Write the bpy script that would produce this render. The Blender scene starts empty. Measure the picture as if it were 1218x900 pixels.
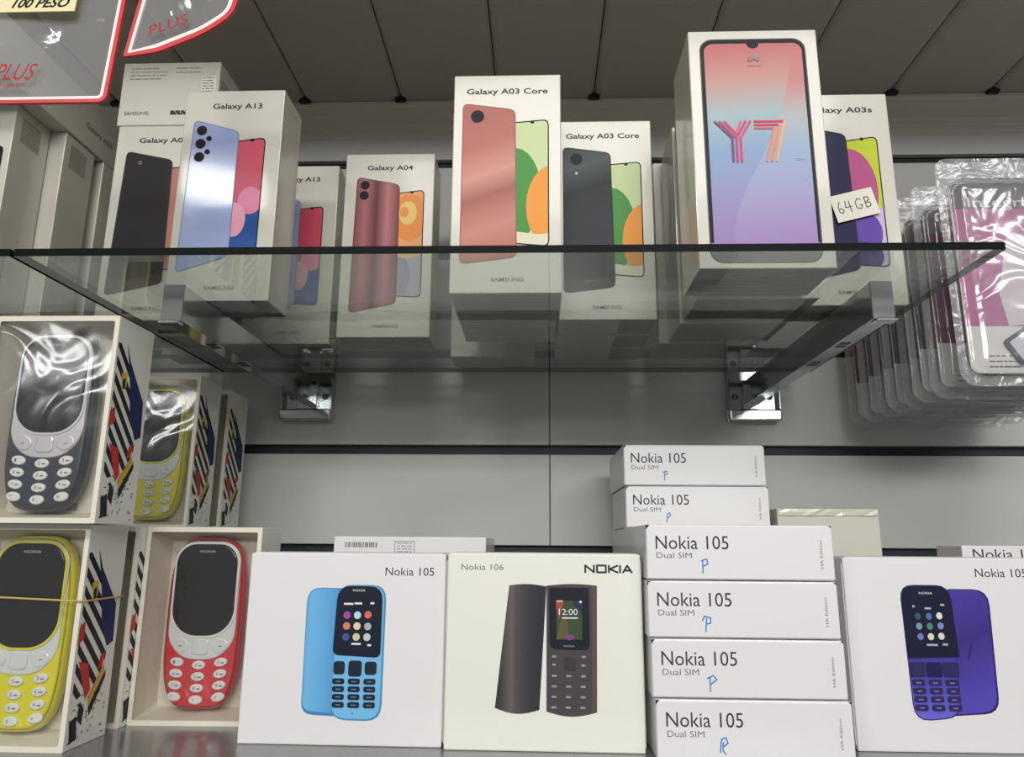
import bpy, bmesh, math, random
from mathutils import Matrix, Vector, geometry
random.seed(7)
C = bpy.context.scene.collection
PI = math.pi
R = math.radians
# ------------------------------------------------------------------ camera
EYE = 1.121
cd = bpy.data.cameras.new('camera'); cam = bpy.data.objects.new('camera', cd); C.objects.link(cam)
cd.sensor_fit = 'HORIZONTAL'; cd.sensor_width = 36.0; cd.lens = 880.0/1218.0*36.0; cd.clip_start = .01
cam.matrix_world = Matrix.Translation((0, 0, EYE)) @ Matrix.Rotation(R(2.15), 4, 'Z') @ Matrix.Rotation(R(102.5), 4, 'X') @ Matrix.Rotation(R(.44), 4, 'Z')
bpy.context.scene.camera = cam
# ------------------------------------------------------------------ world, lamps, exposure
w = bpy.data.worlds.new('world'); bpy.context.scene.world = w; w.use_nodes = True
w.node_tree.nodes['Background'].inputs[0].default_value = (.74, .75, .76, 1)
w.node_tree.nodes['Background'].inputs[1].default_value = .29
def area(name, loc, target, sx, sy, watts, col):
    l = bpy.data.lights.new(name, 'AREA'); l.shape = 'RECTANGLE'; l.size = sx; l.size_y = sy; l.energy = watts; l.color = col
    o = bpy.data.objects.new(name, l); C.objects.link(o); o.location = loc
    o.rotation_euler = (Vector(target)-Vector(loc)).to_track_quat('-Z', 'Y').to_euler(); return o
area('ceiling_panel_lamp', (.25, -1.5, 2.55), (0, .5, 1.1), 1.6, .5, 24, (1, .985, .95))
area('added_fill_lamp', (.3, -3.0, 2.05), (0, .6, 1.2), 2.2, .35, 46, (1, .99, .97))  # unseen lamp added low to brighten the wall under the glass
area('near_tube_lamp', (-1.02, -1.10, 2.215), (-.2, .5, 1.3), .30, .11, 5, (1, .99, .96))
area('left_tube_lamp', (-2.35, -3.0, 2.0), (0, .6, 1.2), .9, .14, 4.5, (1, 1, .98))
area('right_tube_lamp', (2.6, -3.0, 2.85), (0, .6, 1.2), 1.0, .16, 12, (1, 1, .98))
vs = bpy.context.scene.view_settings
vs.view_transform = 'Standard'; vs.look = 'None'; vs.exposure = .06; vs.gamma = 1; vs.use_curve_mapping = False
# ------------------------------------------------------------------ materials
def lin(c):
    return tuple(((v/255+.055)/1.055)**2.4 if v > 10 else v/255/12.92 for v in c)+(1,)
_m = {}
def mat(name, col, rough=.45, metal=0, coat=0, bump=0, bscale=200, var=0, spec=.5, coatr=.08):
    """col as sRGB bytes of the thing's own colour"""
    if name in _m: return _m[name]
    m = bpy.data.materials.new(name); m.use_nodes = True; nt = m.node_tree; b = nt.nodes['Principled BSDF']
    c = lin(col); b.inputs['Base Color'].default_value = c; b.inputs['Roughness'].default_value = rough
    b.inputs['Metallic'].default_value = metal; b.inputs['Coat Weight'].default_value = coat; b.inputs['Coat Roughness'].default_value = coatr
    b.inputs['Specular IOR Level'].default_value = spec
    tc = nt.nodes.new('ShaderNodeTexCoord')
    if bump:
        n = nt.nodes.new('ShaderNodeTexNoise'); n.inputs['Scale'].default_value = bscale; n.inputs['Detail'].default_value = 3
        bp = nt.nodes.new('ShaderNodeBump'); bp.inputs['Strength'].default_value = bump; bp.inputs['Distance'].default_value = .002
        nt.links.new(tc.outputs['Object'], n.inputs['Vector']); nt.links.new(n.outputs['Fac'], bp.inputs['Height'])
        nt.links.new(bp.outputs['Normal'], b.inputs['Normal']); nt.links.new(bp.outputs['Normal'], b.inputs['Coat Normal'])
    if var:
        n = nt.nodes.new('ShaderNodeTexNoise'); n.inputs['Scale'].default_value = 9; n.inputs['Detail'].default_value = 5
        mx = nt.nodes.new('ShaderNodeMix'); mx.data_type = 'RGBA'
        mx.inputs['A'].default_value = tuple(v*(1-var) for v in c[:3])+(1,); mx.inputs['B'].default_value = tuple(min(1, v*(1+var)) for v in c[:3])+(1,)
        nt.links.new(tc.outputs['Object'], n.inputs['Vector']); nt.links.new(n.outputs['Fac'], mx.inputs['Factor']); nt.links.new(mx.outputs['Result'], b.inputs['Base Color'])
    _m[name] = m; return m
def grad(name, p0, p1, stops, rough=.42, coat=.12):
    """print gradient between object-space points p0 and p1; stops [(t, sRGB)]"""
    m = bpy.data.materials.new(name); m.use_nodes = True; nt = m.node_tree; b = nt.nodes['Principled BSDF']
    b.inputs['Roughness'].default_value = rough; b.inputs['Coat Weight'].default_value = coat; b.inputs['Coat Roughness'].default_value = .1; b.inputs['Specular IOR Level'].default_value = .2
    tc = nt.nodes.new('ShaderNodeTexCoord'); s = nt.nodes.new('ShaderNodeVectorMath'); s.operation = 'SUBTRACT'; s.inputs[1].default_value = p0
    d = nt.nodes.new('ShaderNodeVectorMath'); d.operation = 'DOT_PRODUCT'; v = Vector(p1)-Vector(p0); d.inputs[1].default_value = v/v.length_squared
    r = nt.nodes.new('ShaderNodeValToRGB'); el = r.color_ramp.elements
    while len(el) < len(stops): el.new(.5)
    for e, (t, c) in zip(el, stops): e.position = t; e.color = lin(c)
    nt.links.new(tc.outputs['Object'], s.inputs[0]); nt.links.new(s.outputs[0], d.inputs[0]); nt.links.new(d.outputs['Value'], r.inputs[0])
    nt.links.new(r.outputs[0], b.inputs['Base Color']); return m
def film(name, tint, refl=1.0, rough=.05, bump=.4, bscale=25, ior=1.45, haze=0):
    """clear plastic or glass sheet: transmitted light tinted, Fresnel reflection on top"""
    m = bpy.data.materials.new(name); m.use_nodes = True; nt = m.node_tree; nt.nodes.remove(nt.nodes['Principled BSDF'])
    out = nt.nodes['Material Output']; t = nt.nodes.new('ShaderNodeBsdfTransparent'); t.inputs[0].default_value = tint
    g = nt.nodes.new('ShaderNodeBsdfGlossy'); g.inputs['Roughness'].default_value = rough; g.inputs[0].default_value = (1, 1, 1, 1)
    f = nt.nodes.new('ShaderNodeFresnel'); f.inputs[0].default_value = ior
    mu = nt.nodes.new('ShaderNodeMath'); mu.operation = 'MULTIPLY'; mu.inputs[1].default_value = refl; mu.use_clamp = True
    ge = nt.nodes.new('ShaderNodeNewGeometry'); e1 = nt.nodes.new('ShaderNodeMath'); e1.operation = 'MULTIPLY_ADD'; e1.inputs[1].default_value = -2; e1.inputs[2].default_value = 1
    pw = nt.nodes.new('ShaderNodeMath'); pw.operation = 'POWER'; pw.inputs[0].default_value = ior      # same reflectance from both sides of the sheet
    nt.links.new(ge.outputs['Backfacing'], e1.inputs[0]); nt.links.new(e1.outputs[0], pw.inputs[1]); nt.links.new(pw.outputs[0], f.inputs[0])
    nt.links.new(f.outputs[0], mu.inputs[0])
    mx = nt.nodes.new('ShaderNodeMixShader'); nt.links.new(mu.outputs[0], mx.inputs[0]); nt.links.new(g.outputs[0], mx.inputs[2])
    if haze:
        df = nt.nodes.new('ShaderNodeBsdfDiffuse'); df.inputs[0].default_value = (.8, .8, .8, 1)
        m2 = nt.nodes.new('ShaderNodeMixShader'); m2.inputs[0].default_value = haze
        nt.links.new(t.outputs[0], m2.inputs[1]); nt.links.new(df.outputs[0], m2.inputs[2]); nt.links.new(m2.outputs[0], mx.inputs[1])
    else: nt.links.new(t.outputs[0], mx.inputs[1])
    if bump:
        tc = nt.nodes.new('ShaderNodeTexCoord'); n = nt.nodes.new('ShaderNodeTexNoise'); n.inputs['Scale'].default_value = bscale
        n.inputs['Detail'].default_value = 2; n.inputs['Distortion'].default_value = 1.2
        bp = nt.nodes.new('ShaderNodeBump'); bp.inputs['Strength'].default_value = bump; bp.inputs['Distance'].default_value = .01
        nt.links.new(tc.outputs['Object'], n.inputs['Vector']); nt.links.new(n.outputs['Fac'], bp.inputs['Height'])
        nt.links.new(bp.outputs['Normal'], g.inputs['Normal']); nt.links.new(bp.outputs['Normal'], f.inputs['Normal'])
    nt.links.new(mx.outputs[0], out.inputs[0]); _m[name] = m; return m
CARD = mat('white_carton', (226, 224, 224), .38, coat=.25, bump=.03, bscale=60)
CREAM = mat('cream_carton', (230, 230, 220), .38, coat=.3, bump=.03, bscale=60)
UPCARD = mat('glossy_carton', (199, 195, 183), .32, coat=.4, bump=.04, bscale=30)
GREYCARD = mat('plain_carton', (196, 196, 184), .5, bump=.1, bscale=40)
EDGE = mat('carton_edge', (150, 146, 136), .7)
INK = mat('dark_ink', (62, 60, 66), .5); INKL = mat('grey_ink', (120, 118, 122), .5); FINE = mat('fine_ink', (150, 146, 138), .6)
BLACK = mat('black_plastic', (20, 21, 24), .25, coat=.4)
SCREEN = mat('phone_glass', (14, 15, 17), .10, spec=.45, bump=.08, bscale=40)
CHROME = mat('chrome', (190, 192, 194), .14, metal=1, bump=.05, bscale=30)
STEEL = mat('grey_painted_steel', (122, 123, 124), .2, metal=.35, bump=.06, bscale=15, var=.1)
LAM = mat('grey_laminate', (198, 198, 194), .42, bump=.03, bscale=20, var=.03)
CEIL = mat('brown_grey_laminate', (170, 163, 150), .5, bump=.03, bscale=20, var=.05)
GROOVE = mat('navy_groove', (24, 28, 40), .5)
TRIM = mat('crown_paint', (214, 206, 190), .5)
TRAY = mat('tray_card', (214, 208, 192), .55, bump=.05, bscale=80)
KRAFT = mat('box_rim_card', (222, 216, 200), .6)
BLUEPEN = mat('blue_pen', (70, 130, 205), .5); BLACKPEN = mat('black_pen', (35, 34, 34), .5)
FILM = film('window_film', (.97, .97, .96, 1), 1.4, .10, .26, 16, haze=.006)
GLASS = film('shelf_glass', (.84, .875, .845, 1), 1.3, .015, .03, 6)
GEDGE = mat('glass_edge', (12, 17, 16), .5, spec=.08)
# ------------------------------------------------------------------ mesh helpers
def link(o, parent):
    C.objects.link(o)
    if parent: o.parent = parent
    return o
def thing(name, loc, label, cat, group=None, rz=0, rx=0, ry=0):
    o = bpy.data.objects.new(name, None); C.objects.link(o); o.location = loc; o.rotation_euler = (rx, ry, rz); o.empty_display_size = .02
    o['label'] = label; o['category'] = cat
    if group: o['group'] = group
    return o
def tag(o, label, cat, group=None):
    o['label'] = label; o['category'] = cat
    if group: o['group'] = group
    return o
def fin(name, bm, mats, parent=None, smooth=False, kind=None):
    bmesh.ops.recalc_face_normals(bm, faces=bm.faces[:])
    me = bpy.data.meshes.new(name); bm.to_mesh(me); bm.free()
    for m in (mats if isinstance(mats, (list, tuple)) else [mats]): me.materials.append(m)
    if smooth:
        for p in me.polygons: p.use_smooth = True
    o = link(bpy.data.objects.new(name, me), parent)
    if kind: o['kind'] = kind
    return o
def add_box(bm, x0, y0, z0, x1, y1, z1, bev=0, seg=1, mi=0):
    r = bmesh.ops.create_cube(bm, size=1); vs_ = r['verts']
    for v in vs_: v.co = Vector(((x0+x1)/2+v.co.x*(x1-x0), (y0+y1)/2+v.co.y*(y1-y0), (z0+z1)/2+v.co.z*(z1-z0)))
    fs = set(f for v in vs_ for f in v.link_faces)
    for f in fs: f.material_index = mi
    if bev:
        bmesh.ops.bevel(bm, geom=list(set(e for v in vs_ for e in v.link_edges)), offset=bev, segments=seg, affect='EDGES', profile=.5)
def bx(name, x0, y0, z0, x1, y1, z1, m, parent=None, bev=0, seg=1, kind=None):
    bm = bmesh.new(); add_box(bm, x0, y0, z0, x1, y1, z1, bev, seg); return fin(name, bm, m, parent, kind=kind)
def prism(name, outline, y0, y1, m, parent=None, bev=0, levels=None, smooth=False):
    """outline (x,z) extruded in y; levels = [(y, inset scale in metres)] for domed edges"""
    bm = bmesh.new(); n = len(outline)
    if not levels: levels = [(y0, 0), (y1, 0)]
    rings = []
    for (y, ins) in levels:
        pts = offset(outline, ins) if ins else outline
        rings.append([bm.verts.new((x, y, z)) for x, z in pts])
    for a, b in zip(rings, rings[1:]):
        for i in range(n): bm.faces.new((a[i], a[(i+1) % n], b[(i+1) % n], b[i]))
    bm.faces.new(rings[0]); bm.faces.new(rings[-1][::-1])
    if not smooth: return fin(name, bm, m, parent)
    o = fin(name, bm, m, parent)
    for p in o.data.polygons: p.use_smooth = len(p.vertices) == 4
    return o
def offset(pts, d):
    """inset a convex outline by d"""
    n = len(pts); out = []
    for i in range(n):
        a, b, c = Vector(pts[i-1]), Vector(pts[i]), Vector(pts[(i+1) % n])
        e1 = (b-a); e2 = (c-b)
        if e1.length < 1e-9: e1 = e2.copy()
        if e2.length < 1e-9: e2 = e1.copy()
        e1.normalize(); e2.normalize()
        nn = Vector((-e1.y-e2.y, e1.x+e2.x))
        if nn.length < 1e-6: nn = Vector((-e1.y, e1.x))
        nn.normalize(); out.append((b.x+nn.x*d, b.y+nn.y*d))
    return out
def rr(x0, z0, x1, z1, r, n=5):
    r4 = r if isinstance(r, (list, tuple)) else (r,)*4   # bl br tr tl
    out = []
    for (cx, cz, a, q) in ((x0, z0, 180, r4[0]), (x1, z0, 270, r4[1]), (x1, z1, 0, r4[2]), (x0, z1, 90, r4[3])):
        sx = 1 if cx == x0 else -1; sz = 1 if cz == z0 else -1
        for k in range(n+1):
            t = R(a+90*k/n); out.append((cx+sx*q+q*math.cos(t), cz+sz*q+q*math.sin(t)))
    return out
def rq(p, r, n=4):
    if not isinstance(r, (list, tuple)): r = (r,)*len(p)
    """rounded quad, corners bl br tr tl"""
    out = []; m_ = len(p)
    for i in range(m_):
        a, b, c = Vector(p[i-1]), Vector(p[i]), Vector(p[(i+1) % m_]); q = r[i]
        s = b+(a-b).normalized()*q; e = b+(c-b).normalized()*q
        for k in range(n+1):
            t = k/n; out.append(tuple(s*(1-t)**2+b*2*t*(1-t)*1.0+e*t*t))
    return out
def ell(cx, cz, rx, rz, n=16, rot=0):
    c, s = math.cos(rot), math.sin(rot)
    return [(cx+rx*math.cos(2*PI*k/n)*c-rz*math.sin(2*PI*k/n)*s, cz+rx*math.cos(2*PI*k/n)*s+rz*math.sin(2*PI*k/n)*c) for k in range(n)]
def stroke(pts, wd):
    """list of quads along a polyline"""
    out = []
    for a, b in zip(pts, pts[1:]):
        a, b = Vector(a), Vector(b); d = (b-a).normalized(); nrm = Vector((-d.y, d.x))*wd/2; a2 = a-d*wd*.3; b2 = b+d*wd*.3
        out.append([tuple(a2-nrm), tuple(b2-nrm), tuple(b2+nrm), tuple(a2+nrm)])
    return out
def area2(p): return sum(p[i-1][0]*p[i][1]-p[i][0]*p[i-1][1] for i in range(len(p)))/2
def clip(sub, cl):
    if area2(cl) < 0: cl = cl[::-1]
    out = list(sub)
    for i in range(len(cl)):
        a, b = cl[i-1], cl[i]; inp = out; out = []
        if not inp: break
        side = lambda p: (b[0]-a[0])*(p[1]-a[1])-(b[1]-a[1])*(p[0]-a[0])
        for j in range(len(inp)):
            p, q = inp[j-1], inp[j]; sp, sq = side(p), side(q)
            if (sp >= 0) != (sq >= 0):
                t = sp/(sp-sq); out.append((p[0]+t*(q[0]-p[0]), p[1]+t*(q[1]-p[1])))
            if sq >= 0: out.append(q)
    return out
_t = {}
def glyphs(s, bold=0):
    key = (s, bold)
    if key not in _t:
        cu = bpy.data.curves.new('t', 'FONT'); cu.body = s; cu.resolution_u = 3; cu.offset = bold; o = bpy.data.objects.new('t', cu); C.objects.link(o)
        bpy.context.view_layer.update(); me = bpy.data.meshes.new_from_object(o.evaluated_get(bpy.context.evaluated_depsgraph_get()))
        V = [(v.co.x, v.co.y) for v in me.vertices]; F = [list(p.vertices) for p in me.polygons]
        x0 = min(v[0] for v in V); x1 = max(v[0] for v in V)
        _t[key] = ([((x-x0)/(x1-x0), y/.7) for x, y in V], F)
        bpy.data.objects.remove(o); bpy.data.meshes.remove(me); bpy.data.curves.remove(cu)
    return _t[key]
class Art:
    """flat print: polygons in face coordinates (a across, b up), each laid a hair over the last"""
    def __init__(s): s.ch = []
    def add(s, pts, m):
        if len(pts) < 3: return s
        if area2(pts) < 0: pts = pts[::-1]
        s.ch.append((pts, [list(range(len(pts)))], m)); return s
    def strokes(s, pts, wd, m):
        for q in stroke(pts, wd): s.add(q, m)
        return s
    def text(s, t, x, z, wd, h, m, rot=0, shear=0, bold=0):
        """x,z = left end of base line; wd = total width, h = capital height"""
        V, F = glyphs(t, bold); c, n = math.cos(rot), math.sin(rot); P = []
        for u, v in V:
            a = u*wd+shear*v*h; b = v*h; P.append((x+a*c-b*n, z+a*n+b*c))
        s.ch.append((P, F, m)); return s
    def build(s, name, parent, xf, k0=.0001, dk=.000006):
        V, F, MI, ms = [], [], [], []
        for i, (pts, fs, m) in enumerate(s.ch):
            b = len(V); V += [xf(a, c, k0+dk*i) for a, c in pts]
            if m not in ms: ms.append(m)
            for f in fs: F.append([b+q for q in f]); MI.append(ms.index(m))
        me = bpy.data.meshes.new(name); me.from_pydata(V, [], F); me.polygons.foreach_set('material_index', MI)
        for m in ms:
            me.materials.append(m)
            if m.name != 'lilac_print' and m.name not in ('white_carton', 'cream_carton'):      # offset ink is matt
                b_ = m.node_tree.nodes['Principled BSDF']; b_.inputs['Specular IOR Level'].default_value = .18; b_.inputs['Coat Weight'].default_value = .03
        me.update(); return link(bpy.data.objects.new(name, me), parent)
def front(y): return lambda a, b, k: (a, y-k, b)
def right(x): return lambda a, b, k: (x+k, a, b)
def left(x): return lambda a, b, k: (x-k, -a, b)
def under(z): return lambda a, b, k: (a, -b, z-k)
def holed(name, outer, holes, y0, y1, m, parent, xf=None):
    """plate with holes: outline and holes in (x,z), thickness y0..y1"""
    loops = [outer]+holes; flat = [p for l in loops for p in l]
    tris = geometry.tessellate_polygon([[Vector((p[0], p[1], 0)) for p in l] for l in loops]); n = len(flat)
    V = [(p[0], y0, p[1]) for p in flat]+[(p[0], y1, p[1]) for p in flat]; F = [list(t) for t in tris]+[[q+n for q in t] for t in tris]; b = 0
    for l in loops:
        k = len(l)
        for i in range(k): F.append([b+i, b+(i+1) % k, b+(i+1) % k+n, b+i+n])
        b += k
    bm = bmesh.new(); me = bpy.data.meshes.new(name); me.from_pydata(V, [], F); bm.from_mesh(me); bpy.data.meshes.remove(me)
    return fin(name, bm, m, parent)
def tube(name, pts, r, m, parent=None, n=8, closed=False):
    bm = bmesh.new(); rings = []; N = len(pts)
    for i, p in enumerate(pts):
        p = Vector(p); a = Vector(pts[i-1]) if (i or closed) else p; b = Vector(pts[(i+1) % N]) if (i < N-1 or closed) else p
        t = (b-a).normalized(); u = t.orthogonal() if i == 0 else (pu-t*pu.dot(t)); u.normalize(); pu = u; v = t.cross(u)
        rings.append([bm.verts.new(p+(u*math.cos(2*PI*k/n)+v*math.sin(2*PI*k/n))*r) for k in range(n)])
    for i in range(N if closed else N-1):
        a, b = rings[i], rings[(i+1) % N]
        for k in range(n): bm.faces.new((a[k], a[(k+1) % n], b[(k+1) % n], b[k]))
    if not closed: bm.faces.new(rings[0]); bm.faces.new(rings[-1])
    return fin(name, bm, m, parent, smooth=True)
def copy_tree(o, parent=None):
    c = o.copy(); C.objects.link(c); c.parent = parent
    for ch in list(o.children): copy_tree(ch, c)
    return c
def fine_rows(art, x0, x1, z0, z1, rows, m, seed=1, h=.0009):
    rnd = random.Random(seed)
    for r in range(rows):
        z = z1-(z1-z0)*r/max(1, rows-1); x = x0; end = x1-(x1-x0)*rnd.choice([0, .05, .3])
        while x < end:
            L = rnd.uniform(.002, .006); art.add([(x, z), (min(x+L, x1), z), (min(x+L, x1), z+h), (x, z+h)], m); x += L+.0009
# ------------------------------------------------------------------ the setting
SH = 1.0; WY = .76; G = 1.2916; GT = .0048
wall = bpy.data.objects.new('wall_back', None); C.objects.link(wall); wall['kind'] = 'structure'
bx('groove_backing', -1.3, WY+.0085, .80, 1.3, WY+.016, 1.62, GROOVE, wall)
gz = [.909, 1.011, 1.1133, 1.2145, 1.317, 1.428, 1.538]
edges = [.80]+[e for z in gz for e in (z-.005, z+.005)]+[1.585]
for z0, z1 in zip(edges[::2], edges[1::2]):
    for (x0, x1) in ((-1.3, -.6008), (-.6, .0105), (.0113, .62), (.6208, 1.3)):
        bx('wall_panel', x0, WY, z0, x1, WY+.0084, z1, LAM, wall, bev=.0006)
CZ = 1.608
ceil = bpy.data.objects.new('ceiling', None); C.objects.link(ceil); ceil['kind'] = 'structure'
bx('ceiling_backing', -1.3, .33, CZ+.006, 1.3, .80, CZ+.014, GROOVE, ceil)
for k in range(-9, 13):
    xa = -.265+.1088*k; xb = xa+.1088
    bm = bmesh.new(); s = .0035
    for sgn in (0,):   # board with a shallow rounded lip either side of the joint
        prof = [(xa+.0006, CZ+.006), (xa+.0006, CZ+.0035), (xa+s, CZ+.0012), (xa+2.2*s, CZ), (xb-2.2*s, CZ), (xb-s, CZ+.0012), (xb-.0006, CZ+.0035), (xb-.0006, CZ+.006)]
        a = [bm.verts.new((x, .33, z)) for x, z in prof]; b = [bm.verts.new((x, .749, z)) for x, z in prof]; n = len(prof)
        for i in range(n): bm.faces.new((a[i], a[(i+1) % n], b[(i+1) % n], b[i]))
        bm.faces.new(a); bm.faces.new(b)
    fin('ceiling_board', bm, CEIL, ceil)
    bx('joint_cap', xb-.006, .7385, CZ-.0030, xb+.006, .7435, CZ+.003, GROOVE, ceil)
tr = bpy.data.objects.new('trim_1', None); C.objects.link(tr); tr['kind'] = 'structure'
bm = bmesh.new()
prof = [(.7685, 1.6075), (.7445, 1.6075), (.7445, 1.6035), (.7475, 1.602), (.7475, 1.597), (.751, 1.5955), (.751, 1.582), (.7535, 1.5805), (.7535, 1.577), (.757, 1.575), (.757, 1.571), (.7595, 1.569), (.7685, 1.569)]
a = [bm.verts.new((-1.3, y, z)) for y, z in prof]; b = [bm.verts.new((1.3, y, z)) for y, z in prof]
for i in range(len(prof)): bm.faces.new((a[i], a[(i+1) % len(prof)], b[(i+1) % len(prof)], b[i]))
bm.faces.new(a); bm.faces.new(b); fin('crown_moulding', bm, TRIM, tr)
lower = thing('lower_shelf', (0, .58, SH-.022), 'grey metal shelf board under all the boxes of keypad phones', 'shelf')
bx('shelf_board', -1.25, -.20, 0, 1.25, .175, .022, STEEL, lower, bev=.0015, seg=2)
bx('shelf_lip', -1.25, -.2035, -.02, 1.25, -.2003, .0215, STEEL, lower, bev=.0008)
# glass shelves
def glass_shelf(x0, x1, y0, y1, label, group=None):
    t = thing('glass_shelf', ((x0+x1)/2, (y0+y1)/2, G-GT), label, 'glass shelf')
    hx, hy = (x1-x0)/2, (y1-y0)/2
    bm = bmesh.new(); add_box(bm, -hx, -hy, 0, hx, hy, GT)
    for f in bm.faces: f.material_index = 0
    for f in bm.faces:
        f.normal_update()
        if abs(f.normal.z) < .5: f.material_index = 1
    fin('glass_pane', bm, [GLASS, GEDGE], t)
    return t
gs = glass_shelf(-.3160, .2672, .4075, .719, 'clear glass shelf pane whose corner reaches the hanging plastic blister packs')
glass_shelf(-1.0, -.3185, .4075, .719, 'clear glass shelf pane under the tall white boxes beside the hanging pouch')
def bracket(x, wide, label):
    t = thing('shelf_bracket', (x, WY, 1.2430), label, 'bracket')
    z1 = G-GT-1.2430-.0003
    y0 = .458-WY
    bm = bmesh.new()                                    # arm: open channel, slightly tapered towards the front end
    h = .0245; tk = .0012; hw = .0064
    add_box(bm, -hw, y0+.0012, z1-h, -hw+tk, -.011, z1-.0002)
    add_box(bm, hw-tk, y0+.0012, z1-h, hw, -.011, z1-.0002)
    add_box(bm, -hw+tk, y0+.0012, z1-h, hw-tk, -.011, z1-h+tk)
    fin('arm', bm, CHROME, t)
    bx('end_cap', -hw-.0006, y0, z1-h-.0006, hw+.0006, y0+.0011, z1, STEEL, t, bev=.0003)
    bx('front_lip', -hw-.0004, y0-.0035, z1-h-.0030, hw+.0004, y0+.004, z1-h-.0008, CHROME, t, bev=.0005)
    for yy in (y0+.06, y0+.068, y0+.118, y0+.126): bx('slot', -.0035, yy, z1-h-.0002, .0035, yy+.005, z1-h+.0002, BLACK, t)
    bx('wall_plate', -wide/2, -.0045, 0, wide/2, -.0006, .056, CHROME, t, bev=.001, seg=2)
    bx('plate_foot', -wide/2, -.0150, 0, wide/2, -.0046, .0115, CHROME, t, bev=.0016, seg=2)
    bx('upright', -.0110, -.0108, .0117, .0110, -.0048, z1-.001, CHROME, t, bev=.0008)
    for sx in (-1, 1): bx('plate_cheek', sx*wide/2-(.0015 if sx > 0 else 0), -.0130, .0117, sx*wide/2+(0 if sx > 0 else .0015), -.0046, .045, CHROME, t, bev=.0005)
    for sx in (-1, 1):
        b = bmesh.new(); bmesh.ops.create_uvsphere(b, u_segments=12, v_segments=6, radius=.0034, matrix=Matrix.Translation((sx*.0175, -.005, .026))@Matrix.Diagonal((1, .5, 1, 1)))
        fin('screw_head', b, STEEL, t, smooth=True)
    return t
bracket(-.2420, .054, 'chrome shelf bracket under the lilac phone box, its plate above the spare yellow phones')
bracket(.2190, .052, 'chrome shelf bracket beside the hanging blister packs, holding up the glass')
# ------------------------------------------------------------------ tall smartphone cartons
def carton(name, w, d, h, m, loc, label, group=None, rz=0, cat='phone box', lid=True, notch=True, ufine=True, seed=1, rx=0):
    """standing carton; origin at the middle of its base, front at y = -d/2"""
    t = thing(name, loc, label, cat, group, rz, rx)
    bm = bmesh.new(); add_box(bm, -w/2, -d/2, 0, w/2, d/2, h, .0007, 2); fin('carton_body', bm, m, t)
    if lid:   # folded top flap, its edge standing a little proud
        bx('top_flap', -w/2+.0015, -d/2+.0008, h-.0002, w/2-.0015, d/2-.0015, h+.0004, m, t, bev=.0002)
    if notch:
        a = Art(); a.strokes([(.010*math.cos(q), h-.001-.009*math.sin(q)) for q in [PI*k/8 for k in range(9)]], .0004, EDGE)
        a.strokes([(-d/2+.0012, h-.002), (-d/2+.0012, .002)], .0003, EDGE); a.build('tab_crease', t, right(w/2))
        b = Art(); b.strokes([(-.010*math.cos(q), h-.001-.009*math.sin(q)) for q in [PI*k/8 for k in range(9)]], .0004, EDGE)
        b.build('tab_crease', t, left(-w/2))
    if ufine:
        a = Art(); fine_rows(a, -w/2+.008, w/2-.01, -d/2+.008, d/2-.006, max(3, int(d/.007)), FINE, seed); a.build('fine_print', t, under(0))
    return t
DARKRIM = mat('print_rim', (26, 26, 30), .5, spec=.12)
def phone_art(t, w, d, h, title, tw, back, front_q, backmat, rimmat, cams, blobs, screenbg, brand='SAMSUNG', tz=.935, tx=None, r=.005):
    """front print: title, back of a phone, and the phone's screen beside it. quads in (u, v) of the face, v up"""
    P = lambda u, v: (-w/2+u*w, v*h)
    a = Art(); q4 = [P(*p) for p in front_q]; a.add(rq(q4, (.001, .005, .005, .001)), DARKRIM)
    sc = rq(offset(q4, .0014), (.0005, .004, .004, .0005)); a.add(sc, screenbg)
    for (pts, m) in blobs: a.add(clip([P(*p) for p in pts], sc), m)
    cx = (front_q[2][0]+back[2][0])/2; a.add(ell(*P(cx, front_q[2][1]-.014), .0016, .0014, 10), DARKRIM)
    a.build('screen_print', t, front(-d/2))
    b = Art(); bq = rq([P(*p) for p in back], r); b.add(bq, rimmat); b.add(offset(bq, .0007), backmat)
    b.build('phone_print', t, front(-d/2), k0=.0003)
    c = Art()
    for (u, v, rad, m) in cams:
        x, z = P(u, v); c.add(ell(x, z, rad, rad*1.02, 18), m); c.add(ell(x, z, rad*.6, rad*.6, 14), mat('lens_black', (12, 12, 14), .5))
    c.build('camera_print', t, front(-d/2), k0=.0006)
    e = Art(); e.text(title, -tw*w/2 if tx is None else tx*w, tz*h-.0045, tw*w, .0044, INK, bold=.022); e.build('model_lettering', t, front(-d/2))
    e = Art(); e.text(brand, -.13*w, .050*h, .29*w, .0030, INKL, bold=.02); e.build('maker_lettering', t, front(-d/2))
def circ(cu, cv, ru, rv, n=24): return [(cu+ru*math.cos(2*PI*k/n), cv+rv*math.sin(2*PI*k/n)) for k in range(n)]
W, D, Hh = .0795, .041, .172
LENS = mat('lens_print', (22, 24, 36), .5, spec=.1)
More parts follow.
